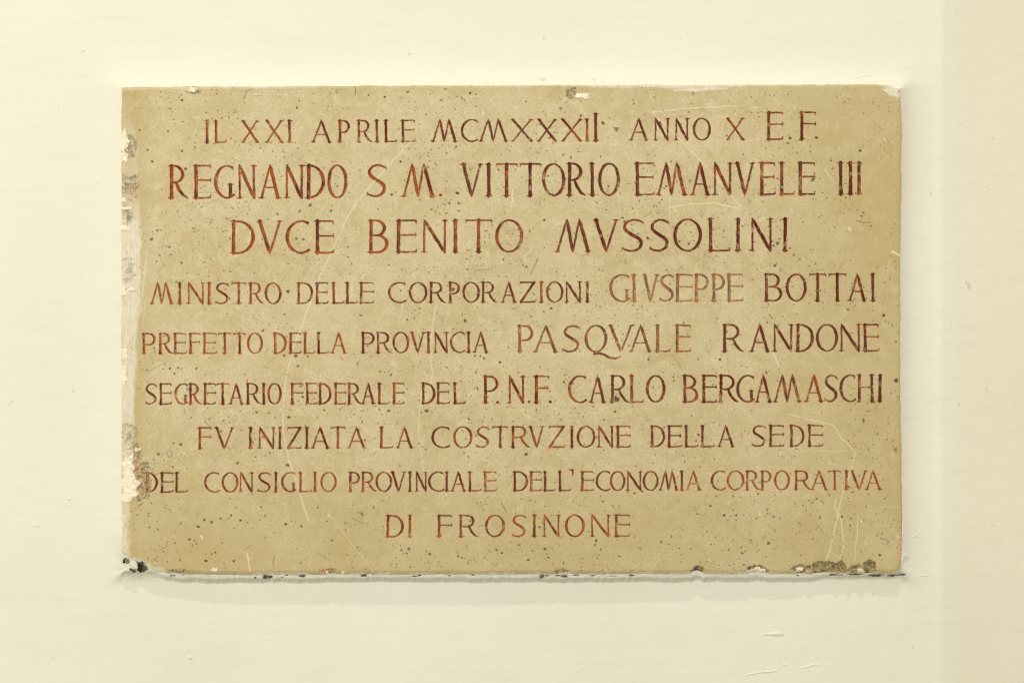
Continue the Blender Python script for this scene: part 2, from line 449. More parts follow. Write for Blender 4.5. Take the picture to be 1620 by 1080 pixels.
# ---------------------------------------------------------------- left band of brushed paint and other smears
edge_r = np.interp(gy, [136, 180, 210, 240, 300, 330, 360, 430, 480, 540, 600, 650, 700, 740, 790, 830, 868, 884, 910],
                   [195, 199, 213, 217, 214, 219, 221, 222, 221, 215, 213, 212, 212, 208, 203, 203, 204, 206, 200])
cov = np.interp(gy, [136, 180, 210, 240, 300, 330, 350, 380, 480, 560, 640, 700, 790, 870, 910],
                [.05, .12, .30, .25, .25, .42, .8, .9, .88, .85, .85, .6, .75, .8, .6])
streak = fbm(X + .06 * Y, Y / 12.0, 4.0, 61, 3)
er = edge_r[:, None] + 7 * (fbm(X * .5, Y / 6, 3, 62, 2) - .5)
SMEAR = sstep(er + 5, er - 3, X) * cov[:, None] * np.clip(0.55 + .8 * streak, 0, 1)
for (x0, y0, x1, y1, a) in [(224, 478, 233, 405, .55), (216, 275, 206, 205, .45), (218, 300, 214, 262, .4), (230, 470, 226, 520, .3), (222, 500, 226, 430, .4),
                            (208, 480, 219, 520, .8), (205, 500, 216, 530, .7), (198, 455, 212, 500, .7), (199, 390, 203, 440, .6), (232, 395, 226, 455, .5), (207, 505, 220, 545, .6)]:
    stamp_line(SMEAR, [(x0, y0, 1.0), ((x0 + x1) / 2, (y0 + y1) / 2, 3.0), (x1, y1, 1.0)], a, 1.2, int(x0))
# paint dragged over the top edge
top_cov = np.interp(gx, [190, 240, 320, 420, 470, 540, 600, 890, 940, 1060, 1075, 1170, 1200, 1385, 1400, 1422], [.7, .5, .25, .6, .3, .15, .15, .4, .8, .9, 1., .9, .3, .2, .7, .8])
tw = np.interp(gx, [190, 460, 560, 900, 960, 1060, 1090, 1160, 1200, 1390, 1400, 1425], [6, 4, 2, 3, 5, 6, 7, 5, 3, 2.5, 6, 7])
dt = Y - yt[None, :]
tn_ = fbm(X / 9.0, Y, 2.2, 64, 3)
SMEAR = np.maximum(SMEAR, sstep(1.1, 0.5, dt / tw[None, :] + 1.2 * (tn_ - .5)) * top_cov[None, :] * np.clip(.3 + tn_, 0, 1))
stamp_blob(SMEAR, 1413, 145, 13, 8, .95, .5, 5, .5)
stamp_line(SMEAR, [(1396, 141, 2), (1412, 147, 7), (1422, 152, 5)], .9, 1.5, 3)
stamp_line(SMEAR, [(1067, 143, 2), (1100, 142, 6), (1150, 140, 3)], .9, 1.2, 4)
stamp_line(SMEAR, [(372, 148, 1), (440, 150, 1.5), (460, 151, .8)], .7, .8, 6, .4)
stamp_line(SMEAR, [(412, 144, 1), (440, 146, 1.5), (485, 145, .8)], .7, .8, 7, .4)
# lower left corner and base of the slab
dbl = yb[None, :] - Y
SMEAR = np.maximum(SMEAR, sstep(7, 2, dbl + 5 * (fbm(X, Y, 6, 66) - .5)) * sstep(275, 250, X) * .95)
stamp_line(SMEAR, [(230, 896, 4), (243, 902, 8), (262, 905, 3)], .95, 1, 8)
SMEAR = np.maximum(SMEAR, sstep(2.0, .6, dbl + 2.0 * (fbm(X, Y, 5, 67) - .5)) * .8 * sstep(.42, .6, vnoise(X, Y * 0, 22, 68)))

# broken edges: (x, y, rx, ry) rough stone
CHID = np.full((NY, NX), -1, dtype=np.int32)
chips = [
    (206, 233, 9, 15, 4.5), (202, 297, 16, 19, 6.5), (200, 344, 13, 15, 6.0), (200, 428, 12, 24, 6.0), (194, 478, 4, 9, 3.0),
    (203, 686, 12, 17, 5.5), (212, 724, 10, 22, 5.0), (226, 762, 12, 28, 6.0),
    (1105, 902, 11, 7, 9), (1198, 903, 15, 8, 9), (1268, 899, 15, 6, 6), (1303, 898, 18, 10, 8), (1329, 898, 12, 9, 9), (1354, 900, 12, 7, 6), (1375, 897, 9, 12, 9),
    (904, 147, 9, 11, 1.2), (306, 144, 10, 7, 1.0), (522, 903, 10, 4, 3), (282, 905, 16, 5, 3), (889, 903, 10, 4, 2.5),
]
for i, (cx, cy, rx, ry, dp) in enumerate(chips):
    s, a = stamp_blob(CHIP, cx, cy, rx, ry, 1.0, .55, 100 + i, 0, .22)
    own = a > .5
    CHID[s][own] = i
    rough = fbm(X[s], Y[s], 7, 200 + i, 4)
    PIT[s] = np.maximum(PIT[s], a * dp * (.5 if cx < 400 else 1.0) * (0.3 + 1.0 * rough))
# fresh plaster knocked over the left edge
for i, (cx, cy, rx, ry) in enumerate([(197, 224, 7, 16), (197, 248, 5, 9), (195, 317, 5, 4), (197, 361, 8, 4), (201, 330, 9, 2.5), (195, 462, 7, 6), (208, 458, 6, 2.5),
                                      (203, 733, 9, 22), (206, 768, 14, 20), (199, 786, 8, 8), (197, 560, 5, 11), (196, 596, 5, 14), (218, 711, 5, 3),
                                      (1198, 903, 13, 6), (1265, 900, 6, 3.5), (1362, 902, 6, 3.5), (922, 152, 14, 4), (304, 142, 8, 4), (518, 905, 3, 2), (543, 905, 3, 2), (339, 901, 6, 3)]):
    stamp_blob(CREAM, cx, cy, rx, ry, 1.0, .6, 400 + i, 0, .2)
for i, (cx, cy, rx, ry) in enumerate([(209, 312, 2.5, 9), (206, 302, 5, 2), (205, 345, 4, 2), (213, 715, 3, 9), (215, 742, 2.5, 14), (228, 768, 2, 10), (212, 230, 1.5, 12),
                                      (1426, 868, 4, 26), (1425, 890, 3, 8), (258, 851, 4, 3), (264, 854, 3, 1.5), (388, 870, 2, 5), (513, 902, 7, 4), (765, 905, 4, 2), (792, 905, 3, 2),
                                      (1173.5, 690, 2.5, 4.5), (899, 744, 3.6, 3.4), (291, 651, 2, 5), (367, 170, 1.2, 2.5), (1201, 541, 5, 6), (441, 198, 2, 1.2), (459, 547, 3, 8),
                                      (865, 712, 7, 4), (1275, 748, 2, 4)]):
    stamp_blob(PINK, cx, cy, rx, ry, .75, .8, 500 + i, 0, .35)
# dark hollows, their inner shade painted into the stone colour
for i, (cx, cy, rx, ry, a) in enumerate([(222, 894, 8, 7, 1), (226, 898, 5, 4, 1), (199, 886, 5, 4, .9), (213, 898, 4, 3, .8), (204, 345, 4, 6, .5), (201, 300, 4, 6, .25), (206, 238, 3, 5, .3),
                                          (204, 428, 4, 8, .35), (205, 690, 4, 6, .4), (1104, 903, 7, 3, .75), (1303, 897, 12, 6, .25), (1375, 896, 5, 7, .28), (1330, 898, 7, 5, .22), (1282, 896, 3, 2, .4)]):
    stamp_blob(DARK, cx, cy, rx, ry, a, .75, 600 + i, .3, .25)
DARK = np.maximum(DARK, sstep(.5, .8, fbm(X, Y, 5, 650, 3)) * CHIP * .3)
WHOLE = sstep(208, 214, X) * 0
stamp_blob(WHOLE, 214, 894, 5, 5, 1, .6, 641, .5)      # a lump of plaster hanging in the corner hollow

# scratches and pale runs
lines = [
    ([(652, 222), (620, 255), (585, 295), (565, 318), (545, 352), (525, 398), (505, 438), (490, 480), (478, 515), (462, 555), (452, 600), (447, 650), (449, 690), (458, 730), (472, 770), (480, 800), (488, 822)], 2.3, .62, .32),
    ([(1031, 178), (1060, 174), (1110, 170), (1166, 168)], 1.5, .8, .0),
    ([(1031, 178), (1060, 205), (1110, 256), (1140, 290), (1172, 328)], 1.6, .65, .25),
    ([(1140, 138), (1155, 155), (1167, 168)], 1.0, .5, .2), ([(975, 225), (985, 235), (998, 256)], 1.0, .5, .2),
    ([(875, 231), (920, 226), (985, 229)], 1.3, .5, .35),
    ([(1050, 243), (1065, 240), (1085, 243)], 1., .3, .2),
    ([(1060, 327), (1090, 323), (1130, 321), (1172, 330)], 1.7, .75, .2), ([(1060, 327), (1060, 310)], 1.4, .5, .2), ([(1060, 327), (1058, 352)], 1.4, .5, .2), ([(1062, 327), (1075, 338)], 1.4, .5, .2),
    ([(1163, 323), (1170, 345)], 1, .4, .2), ([(980, 310), (975, 345)], 1, .35, .2), ([(1190, 360), (1180, 398)], 1, .35, .3),
    ([(655, 432), (657, 442)], 1.6, .8, 0), ([(640, 470), (632, 505), (624, 540), (622, 575)], 1.2, .5, .25), ([(668, 480), (660, 530), (657, 600)], 1.1, .4, .35),
    ([(690, 480), (684, 515), (681, 545), (682, 575), (684, 588), (680, 612)], 1.7, .65, .25), ([(668, 615), (664, 650), (662, 690), (668, 735), (674, 760)], 1.3, .5, .25),
    ([(696, 712), (692, 730), (682, 760)], 1, .4, .2), ([(924, 510), (930, 560), (938, 600)], 1, .4, .4),
    ([(1250, 655), (1275, 663), (1316, 671), (1324, 680), (1330, 692), (1353, 714), (1346, 745), (1338, 765)], 1.7, .62, .2),
    ([(1335, 775), (1328, 800), (1318, 850), (1307, 888)], 3.2, .42, .25), ([(1323, 790), (1320, 802), (1326, 812), (1331, 818), (1332, 838), (1335, 857)], 1.6, .72, .1),
    ([(1335, 862), (1331, 876), (1325, 892)], 1.8, .5, .2), ([(1357, 815), (1356, 845), (1353, 868), (1352, 888)], 1.8, .55, .3), ([(1298, 712), (1318, 714), (1346, 712)], 1.1, .5, .2),
    ([(1310, 733), (1345, 738)], .9, .4, .2), ([(1284, 752), (1281, 775), (1277, 810)], 1.5, .55, .25), ([(1222, 557), (1227, 567), (1232, 579)], 1.8, .75, 0),
    ([(1288, 556), (1305, 572), (1322, 595)], 1.1, .4, .3), ([(1337, 512), (1350, 530), (1362, 545)], 1.2, .4, .3), ([(1391, 801), (1425, 802)], .9, .55, .1),
    ([(1411, 398), (1417, 400), (1424, 405)], 3.2, .95, 0), ([(522, 814), (545, 845), (575, 883), (596, 912)], 1.3, .42, .3), ([(388, 868), (393, 882), (395, 903)], 2.0, .8, .1),
    ([(342, 385), (345, 395), (348, 410)], 1.2, .65, .1), ([(811, 300), (810, 318), (809, 328)], 1.7, .85, .1), ([(764.4, 176), (764.6, 182)], 1.8, .95, 0), ([(794.6, 405), (794.2, 416)], 1.6, .8, 0),
    ([(557, 452), (556, 460)], 2.0, .9, 0), ([(397, 364), (396, 370)], 2.2, .9, 0), ([(292.6, 606), (292.4, 618)], 1.4, .7, 0), ([(1202.5, 808), (1202.3, 815)], 1.6, .8, 0), ([(820, 800), (819, 808)], 1.2, .6, 0),
    ([(1360, 480), (1361, 482)], 3, .5, 0), ([(1178, 418), (1188, 430)], 1, .4, .1), ([(1305, 268), (1314, 281)], 2.2, .5, .1), ([(1343, 361), (1345, 363)], 3.6, .8, 0), ([(1362, 823), (1363, 824)], 3.2, .95, 0),
    ([(1404, 246), (1406, 248)], 1.8, .6, 0), ([(1399, 220), (1400, 221)], 2.4, .8, 0), ([(1420, 848), (1421, 850)], 3.4, .6, 0), ([(318, 847), (320, 850)], 3.6, .8, 0), ([(721, 583), (721, 585)], 2.2, .9, 0),
    ([(1104, 190), (1107, 200)], 1, .3, 0), ([(1040, 620), (1055, 630), (1072, 636)], 1.1, .35, .2), ([(940, 655), (958, 645), (968, 642)], 1.4, .35, .2), ([(1225, 830), (1240, 822), (1250, 816)], 1, .3, .2),
    ([(1280, 672), (1312, 676)], .9, .3, .2), ([(520, 814), (521, 815)], 3.4, .7, 0), ([(600, 130 + 20), (680, 151)], .8, .3, .4), ([(735, 152), (760, 153)], .8, .4, .3), ([(1260, 690), (1262, 705)], .9, .3, 0),
    ([(860, 690), (940, 700), (990, 706)], 5, .10, .3), ([(255, 600), (256, 640)], 1, .2, .2),
]
for i, (pts, wd, a, gap) in enumerate(lines):
    stamp_line(SCR, [(p[0], p[1], wd) for p in pts], a, .7, 700 + i * 3, gap)
r2 = random.Random(5)
for i in range(60):
    x = r2.uniform(215, 1415); y = r2.uniform(145, 900); an = r2.gauss(1.5, .6); ln = r2.uniform(10, 60)
    stamp_line(SCR, [(x, y, .5), (x + ln * .5 * math.cos(an) + r2.uniform(-2, 2), y + ln * .5 * math.sin(an), .9), (x + ln * math.cos(an), y + ln * math.sin(an), .4)], r2.uniform(.12, .3), .7, i * 7, .3)

# pores and hair-thin worm tracks in the travertine
dens = fbm(X, Y, 90, 71, 3)


def dens_at(x, y):
    return dens[min(NY - 1, max(0, int((y - FY0) / ST))), min(NX - 1, max(0, int((x - FX0) / ST)))]


def pore(x, y, rx, ry, ang, a, dp, seed):
    s, m = stamp_blob(PORE, x, y, rx, ry, a, .35, seed, ang, .38, nsc=max(1.6, rx * .8))
    PIT[s] = np.maximum(PIT[s], m * dp)


def bigp(lst):
    for k, (x, y, q) in enumerate(lst):
        pore(x, y, q * .82, q * .82 * r2.uniform(.6, 1.0), r2.uniform(0, 3), r2.uniform(.8, 1.0), 1.4, 900 + k)


bigp([(294, 268, 3.2), (239.5, 379, 3.4), (470, 207.5, 0.1), (470, 171, 2.4), (288, 159, 2.2), (241, 256, 2.4), (266, 208, 2.0), (288, 239.5, 2.0), (275, 190, 1.6), (221, 206, 1.8), (248, 391 - 25, 0.1),
      (491, 325, 3.2), (474, 335, 2.6), (439, 339, 2.2), (524, 334, 2.6), (634, 256, 2.4), (724, 306, 3.6), (726, 322, 2.4), (711, 322, 1.8), (919, 184, 3.4), (954, 195, 3.6), (891, 246, 2.2),
      (861, 348.5, 2.2), (838, 367, 1.8), (744, 148, 2.6), (753, 150, 1.4), (583, 151, 1.8), (645.5, 146, 2.6), (609, 154, 2.2), (469, 378, 2.6), (415, 379, 1.6), (480, 379, 2.6), (287, 416, 2.6),
      (249, 365, 2.2), (248, 414, 1.6), (454, 631 + 0, .1), (360, 497 + 119 * 0, 1.4), (450, 562.5, 2.2), (468, 563, 3.4), (487, 564, 2.6), (471.5, 579, 2.6), (311, 583, 2.2), (269, 583, 2.2),
      (276, 591, 2.0), (282, 582, 1.8), (233, 585, 1.6), (479, 628, 2.6), (406, 646 + 6, 2.4), (457, 660, 3.4), (376, 732.5, 3.0), (455.5, 736, 3.8), (286, 703, 3.4), (275, 701, 1.8), (270, 722, 0.1),
      (335, 826, 3.2), (314, 833, 3.0), (323.5, 822.5, 2.2), (349, 820, 2.2), (366, 815, 2.2), (452, 829, 2.6), (477, 832, 2.4), (503, 802.5, 2.0), (381, 823, 2.4), (413, 802, 2.0), (308, 855, 1.6), (311, 860, 1.6),
      (300, 853, 2.6), (335, 876, 1.8), (341, 873.5, 1.8), (326, 887, 3.2), (370, 887, 2.2), (380, 823, 1.6), (352, 859, 1.4), (277, 859, 1.6), (259, 872, 1.4), (635, 870, 2.2), (647, 868, 3.0), (644, 875.5, 2.2),
      (680, 876, 2.4), (725, 880, 2.4), (675, 812 + 60, 1.4), (785.5, 869.5, 2.2), (794.5, 874.5, 2.0), (836, 885.5, 2.6), (853.5, 833.5, 2.2), (943, 855, 2.6), (942, 861, 1.6), (862, 868, 2.8),
      (1105, 688, 2.6), (1076, 690, 1.8), (1216, 859, 3.4), (1297, 819, 2.2), (1332, 817, 2.4), (1365, 763, 2.2), (1342, 770, 1.8), (1303, 796, 1.2), (1292, 789, 2), (1392, 878, 3.0), (1418, 602, 4.2), (1398, 499, 3.0),
      (1226, 420.5, 2.6), (1218, 418.5, 1.6), (1228, 417, 1.4), (1291, 418, 1.6), (1046, 199 + 0, 2.6), (1044, 195, 2.4), (1286, 284.5, 3.4), (1054, 295, 2.2), (1150, 215, 2.0), (1361, 239, 3.4), (1315, 254.5, 2.0), (1366, 337, 2.0), (976, 632, 5.0), (974, 628, 2.4), (973, 651, 2.4),
      (1080, 581 - 20, 0.1), (1139, 569, 2.4), (1026, 569, 2.2), (791, 573, 2.6), (752, 563, 1.8), (601, 587.5, 1.8), (619, 593, 2.4), (766, 567, 2.2), (760, 564, 1.8), (892, 604, 2.0), (675, 650, 4.0), (615, 650, 2.4),
      (601, 648, 1.8), (736, 507.5, 3.0), (840, 501, 1.6), (870, 458, 2), (860, 493, 1.8), (717, 458, 3.2), (872, 486 + 2, 2.4), (1103, 437 + 58 * 0, 1.6), (832.5, 718.5, 2.8), (1070, 790 - 9, 0.1), (1133, 785, 1.8), (1160, 785, 2.2), (1124, 800, 2.2), (1165, 815, 2.2),
      (1146, 815, 2.4), (1188, 854, 1.6), (1075, 867, 1.8), (1118, 841, 1.4), (1103, 813, 1.6), (1046, 857, 2.2), (1004, 780, 2.2), (1016, 782 - 5, 2.0), (950, 790 - 5, 1.6), (1093, 883 - 15, 1.8), (1125, 861, 1.6), (1200, 870, 1.4), (1177, 893, 1.8),
      (1025, 377, 3.0), (1075, 372 + 10, 2.2), (1090, 386, 3), (1098, 381, 1.6), (1230, 385, 3.0), (1224, 389, 2.0), (1233, 378, 1.8), (985, 345, 2.4), (988, 351, 2.6), (1001, 330, 1.8), (1256, 404, 2.0), (1250, 393, 1.8), (1378, 358, 1.8)])
n = 0
k = 0
while n < 5200 and k < 60000:
    k += 1
    x = r2.uniform(196, 1424); y = r2.uniform(139, 904)
    if r2.random() > max(.06, (dens_at(x, y) - .34) * 2.6):
        continue
    n += 1
    q = min(2.0, 0.52 + abs(r2.gauss(0, .42)))
    pore(x, y, q * r2.uniform(1, 1.8), q * r2.uniform(.6, 1.0), r2.uniform(0, 3.14), r2.uniform(.3, .9), r2.uniform(.3, .8), 1500 + n)
for i in range(520):
    x = r2.uniform(205, 1415); y = r2.uniform(143, 900)
    if r2.random() > (dens_at(x, y) - .25) * 2.5:
        continue
    a0 = r2.uniform(0, 6.28); cv = r2.uniform(-.35, .35); stp = r2.uniform(1.2, 3.0)
    pts = []
    for q in range(r2.randint(3, 7)):
        pts.append((x, y, r2.uniform(.35, .95))); x += stp * math.cos(a0); y += stp * math.sin(a0) * .8; a0 += cv + r2.uniform(-.3, .3)
    s, d = stamp_line(PORE, pts, r2.uniform(.3, .75), .6, 3000 + i)
    PIT[s] = np.maximum(PIT[s], sstep(-.6, .6, d) * .4)
# long natural veins
for pts, a in [([(383, 145), (384, 150), (388, 157)], .0), ([(385, 158), (390, 146), (400, 140)], .8), ([(561, 136), (563, 143), (562, 150)], .8), ([(840, 435), (846, 420), (851, 410)], .7),
               ([(720, 212), (732, 224), (738, 230)], .5), ([(793, 795), (797, 803), (801, 810)], .7), ([(324, 660), (325, 668), (331, 674), (335, 677)], .6), ([(434, 880), (432, 890), (434, 894)], .7),
               ([(355, 890), (357, 900)], .5), ([(264, 858), (262, 866), (252, 870)], .5), ([(557, 820), (570, 826), (578, 829)], .5), ([(500, 873), (508, 878), (514, 880), (522, 886)], .4),
               ([(864, 867), (870, 865), (876, 867)], .5), ([(1392, 852), (1400, 853), (1406, 857), (1402, 861)], .7), ([(1356, 324 + 25), (1365, 353), (1378, 351)], .7), ([(1370, 460), (1378, 462)], .5),
               ([(263, 714), (268, 723), (273, 720), (272, 713), (266, 712)], .55), ([(300, 305), (345, 305.5)], .28), ([(230, 590), (250, 580), (265, 572)], .35), ([(1110, 172), (1116, 176)], .4),
               ([(945, 470), (947, 478)], .3), ([(794, 660), (795, 680)], .3), ([(750, 428), (775, 427)], .4)]:
    s, d = stamp_line(PORE, [(p[0], p[1], 1.1) for p in pts], a, .6, int(pts[0][0]))
    PIT[s] = np.maximum(PIT[s], sstep(-.6, .6, d) * .5)
pore_free = 1 - np.clip(CREAM, 0, 1)
PORE *= pore_free * (1 - .75 * SMEAR)
# light flecks
for i in range(420):
    x = r2.uniform(200, 1420); y = r2.uniform(140, 903); q = r2.uniform(.6, 2.4)
    stamp_blob(FLECK, x, y, q * 1.8, q, r2.uniform(.12, .38), 1.3, 5000 + i, r2.uniform(0, 3), .5)
PAT = np.clip(sstep(46, 0, X - 205) * .8 + sstep(30, 0, 1426 - X) * .85 + sstep(22, 0, Y - 137) * .35 + sstep(40, 0, 906 - Y) * .4, 0, 1)
PAT = np.maximum(PAT, .62 * sstep(330, 0, 1426 - X)); PAT = np.maximum(PAT, .6 * sstep(230, 20, 906 - Y))
PAT = np.clip(PAT * (.5 + 1.0 * fbm(X, Y, 70, 81, 4)), 0, 1)

# ---------------------------------------------------------------- heights
Dp = np.clip(PAINT, 0, 3.2)
inside = sstep(-.45, .5, PAINT)
groove = np.where(PAINT > 0, 0.3 + 1.35 * Dp, sstep(-.5, 0, PAINT) * .3)
HS = SLAB_H + 0.5 * (fbm(X, Y, 160, 91, 2) - .5) + 0.22 * (fbm(X, Y, 14, 92, 3) - .5)
sdl = np.clip(X - xl[:, None], 0, 60)
HS -= 3.2 * (1 - sstep(0, 34, sdl)) * sstep(136, 330, Y)          # worn, rounded left edge
HS -= 1.6 * np.exp(-np.clip(SD, 0, 30) / 1.6)                     # worn arris
HS -= 1.2 * sstep(6, 0, yb[None, :] - Y)
HS -= groove + PIT * (1 - CREAM * .8)
HS += SMEAR * .25 * (.3 + streak) + CREAM * (.7 + 2.2 * (fbm(X, Y, 8, 93, 3) - .3)) - SCR * .12
# worn paint inside the cuts
wear = sstep(.64, .84, fbm(X, Y, 7, 95, 3) + .10 * (fbm(X, Y, 120, 96, 2) - .5))
TONEF = np.clip(TONE + 1.15 * (fbm(X, Y, 16, 97, 3) - .5) + .35 * (vnoise(X, Y, 3, 98) - .5), 0, 1)
PMASK = inside * FADE * (1 - .55 * wear) * (1 - CREAM) * (1 - .5 * np.clip(SCR, 0, 1))
PMASK = PMASK * np.where(CHIP > .5, .35, 1)
RIM = np.clip(1 - Dp / 1.5, 0, 1)

# plaster of the wall next to the slab
HW = wall_h(X, Y) + .5 * (fbm(X, Y, 22, 111, 3) - .5) + .25 * (fbm(X / 5, Y, 3, 112, 2) - .5)
edge_fade = np.minimum(np.minimum(X - FX0, FX1 - X), np.minimum(Y - FY0, FY1 - Y))
HW = np.where((X < 262) & (Y > 150), np.minimum(HW, 18 + HW * .12), HW)
HW = np.where(edge_fade < 10, wall_h(X, Y) + (HW - wall_h(X, Y)) * sstep(0, 10, edge_fade), HW)
below = Y - yb[None, :]
nat = np.minimum(1, sstep(226, 262, X)) * sstep(1440, 1426, X)
mw = np.interp(gx, [200, 240, 290, 500, 590, 600, 900, 1290, 1310, 1430], [3, 5, 9, 9, 8, 8, 9, 9, 5, 3]) + 2.0 * (vnoise(gx, one, 26, 113) - .5) + 1.2 * (vnoise(gx, one, 5, 114) - .5)
lip = sstep(mw[None, :] + 6.0, mw[None, :] - 3.0, below) * (below > -3) * nat
mort = 21.0 - .35 * np.clip(below, 0, 12) + 1.6 * (fbm(X / 4, Y, 4, 115, 3) - .5) + .8 * (fbm(X, Y, 6, 116, 2) - .5)
lowc = (below > -20)
HW = np.where(lowc & (lip > 0), np.maximum(HW, HW * (1 - lip) + mort * lip), HW)
# lower left corner: broken plaster round a hollow
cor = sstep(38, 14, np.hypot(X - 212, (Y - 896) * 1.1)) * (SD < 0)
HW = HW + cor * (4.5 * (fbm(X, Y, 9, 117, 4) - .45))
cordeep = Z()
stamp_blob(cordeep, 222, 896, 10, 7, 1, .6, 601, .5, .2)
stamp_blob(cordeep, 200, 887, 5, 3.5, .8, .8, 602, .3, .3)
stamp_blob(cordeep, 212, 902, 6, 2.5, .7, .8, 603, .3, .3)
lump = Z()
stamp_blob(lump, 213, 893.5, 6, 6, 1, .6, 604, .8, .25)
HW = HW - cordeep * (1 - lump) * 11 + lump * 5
WDARK = np.clip(cordeep * (1 - lump) * .92, 0, 1)  # shade inside the corner hollow, painted as dark colour
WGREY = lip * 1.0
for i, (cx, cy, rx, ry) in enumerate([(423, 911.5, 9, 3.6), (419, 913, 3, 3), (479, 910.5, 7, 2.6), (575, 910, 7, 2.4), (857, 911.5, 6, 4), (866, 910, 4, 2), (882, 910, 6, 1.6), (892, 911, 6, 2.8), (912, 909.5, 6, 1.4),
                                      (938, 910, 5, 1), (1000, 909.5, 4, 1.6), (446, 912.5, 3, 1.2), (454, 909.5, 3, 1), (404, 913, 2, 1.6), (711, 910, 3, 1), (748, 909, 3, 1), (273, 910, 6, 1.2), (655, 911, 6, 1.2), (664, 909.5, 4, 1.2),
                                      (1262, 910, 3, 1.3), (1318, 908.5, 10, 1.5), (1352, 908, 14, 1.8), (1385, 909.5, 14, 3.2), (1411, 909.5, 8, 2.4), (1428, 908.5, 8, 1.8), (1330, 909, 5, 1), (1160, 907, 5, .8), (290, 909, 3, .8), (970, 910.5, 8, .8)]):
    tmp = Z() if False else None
    s, a = stamp_blob(WDARK, cx, cy, rx * .78, ry * .72, .92, .8, 1200 + i, 0, .4)  # mortar holes and gaps: shade painted dark as well as sunk
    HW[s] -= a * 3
DUST = sstep(.2, 1, sstep(30, 0, np.abs(Y - 912)) * fbm(X, Y, 14, 118, 3) * 1.3) * .4 * sstep(1300, 1420, X) + sstep(46, 10, np.hypot(X - 214, Y - 893)) * .35 * fbm(X, Y, 6, 119, 3)
DUST = DUST * sstep(0, 14, edge_fade)

# ---------------------------------------------------------------- snap the outline of the slab
gyy, gxx = np.gradient(SD, ST)
gn = np.hypot(gxx, gyy) + 1e-6
mv = np.where(np.abs(SD) < ST * .5, -SD, 0)
XS = X + mv * gxx / gn
YS = Y + mv * gyy / gn


def to_world(px, py, h):
    """a photograph pixel at height h (mm in front of the wall) to a point in the room"""
    k = (DIST - h * PX) / DIST
    return np.stack([(px - CX) * PX * k, -h * PX + 0 * px, -(py - CY) * PX * k], axis=-1)


# ---------------------------------------------------------------- materials
def new_mat(name):
    m = bpy.data.materials.new(name)
    m.use_nodes = True
    nt = m.node_tree
    for n_ in list(nt.nodes):
        if n_.type not in ('BSDF_PRINCIPLED', 'OUTPUT_MATERIAL'):
            nt.nodes.remove(n_)
    return m, nt, nt.nodes["Principled BSDF"]


def srgb(r, g, b):
    f = lambda c: (c / 255 / 12.92) if c / 255 <= .04045 else ((c / 255 + .055) / 1.055) ** 2.4
    return (f(r), f(g), f(b), 1)


class NT:
    def __init__(s, nt):
        s.nt = nt
        s.pos = nt.nodes.new('ShaderNodeNewGeometry').outputs['Position']

    def noise(s, scale, detail=3, rough=.55, vec=None, stretch=None, dist=0.0):
        v = s.pos
        if stretch:
            mp = s.nt.nodes.new('ShaderNodeMapping')
            mp.inputs['Scale'].default_value = stretch
            s.nt.links.new(v, mp.inputs['Vector']); v = mp.outputs['Vector']
        n_ = s.nt.nodes.new('ShaderNodeTexNoise')
        n_.inputs['Scale'].default_value = scale
        n_.inputs['Detail'].default_value = detail
        n_.inputs['Roughness'].default_value = rough
        n_.inputs['Distortion'].default_value = dist
        s.nt.links.new(v, n_.inputs['Vector'])
        return n_.outputs['Fac']

    def ramp(s, val, lo, hi, a=0.0, b=1.0):
        m = s.nt.nodes.new('ShaderNodeMapRange')
        m.interpolation_type = 'SMOOTHSTEP'
        m.inputs['From Min'].default_value = lo; m.inputs['From Max'].default_value = hi
        m.inputs['To Min'].default_value = a; m.inputs['To Max'].default_value = b
        s.nt.links.new(val, m.inputs['Value'])
        return m.outputs['Result']

    def mix(s, fac, a, b, mode='MIX'):
        m = s.nt.nodes.new('ShaderNodeMix')
        m.data_type = 'RGBA'; m.blend_type = mode
        for inp, v in ((m.inputs[0], fac), (m.inputs[6], a), (m.inputs[7], b)):
            if isinstance(v, (int, float, tuple)):
                inp.default_value = v
            else:
                s.nt.links.new(v, inp)
        return m.outputs[2]

    def math(s, op, a, b):
        m = s.nt.nodes.new('ShaderNodeMath')
        m.operation = op
        for inp, v in ((m.inputs[0], a), (m.inputs[1], b)):
            if isinstance(v, (int, float)):
                inp.default_value = v
            else:
                s.nt.links.new(v, inp)
        return m.outputs[0]

    def attr(s, name):
        a = s.nt.nodes.new('ShaderNodeAttribute')
        a.attribute_name = name
        sp = s.nt.nodes.new('ShaderNodeSeparateColor')
        s.nt.links.new(a.outputs['Color'], sp.inputs[0])
        return sp.outputs[0], sp.outputs[1], sp.outputs[2]

    def bump(s, h, strength, dist, prev=None):
        b = s.nt.nodes.new('ShaderNodeBump')
        b.inputs['Strength'].default_value = strength
        b.inputs['Distance'].default_value = dist
        s.nt.links.new(h, b.inputs['Height'])
        if prev is not None:
            s.nt.links.new(prev, b.inputs['Normal'])
        return b.outputs['Normal']


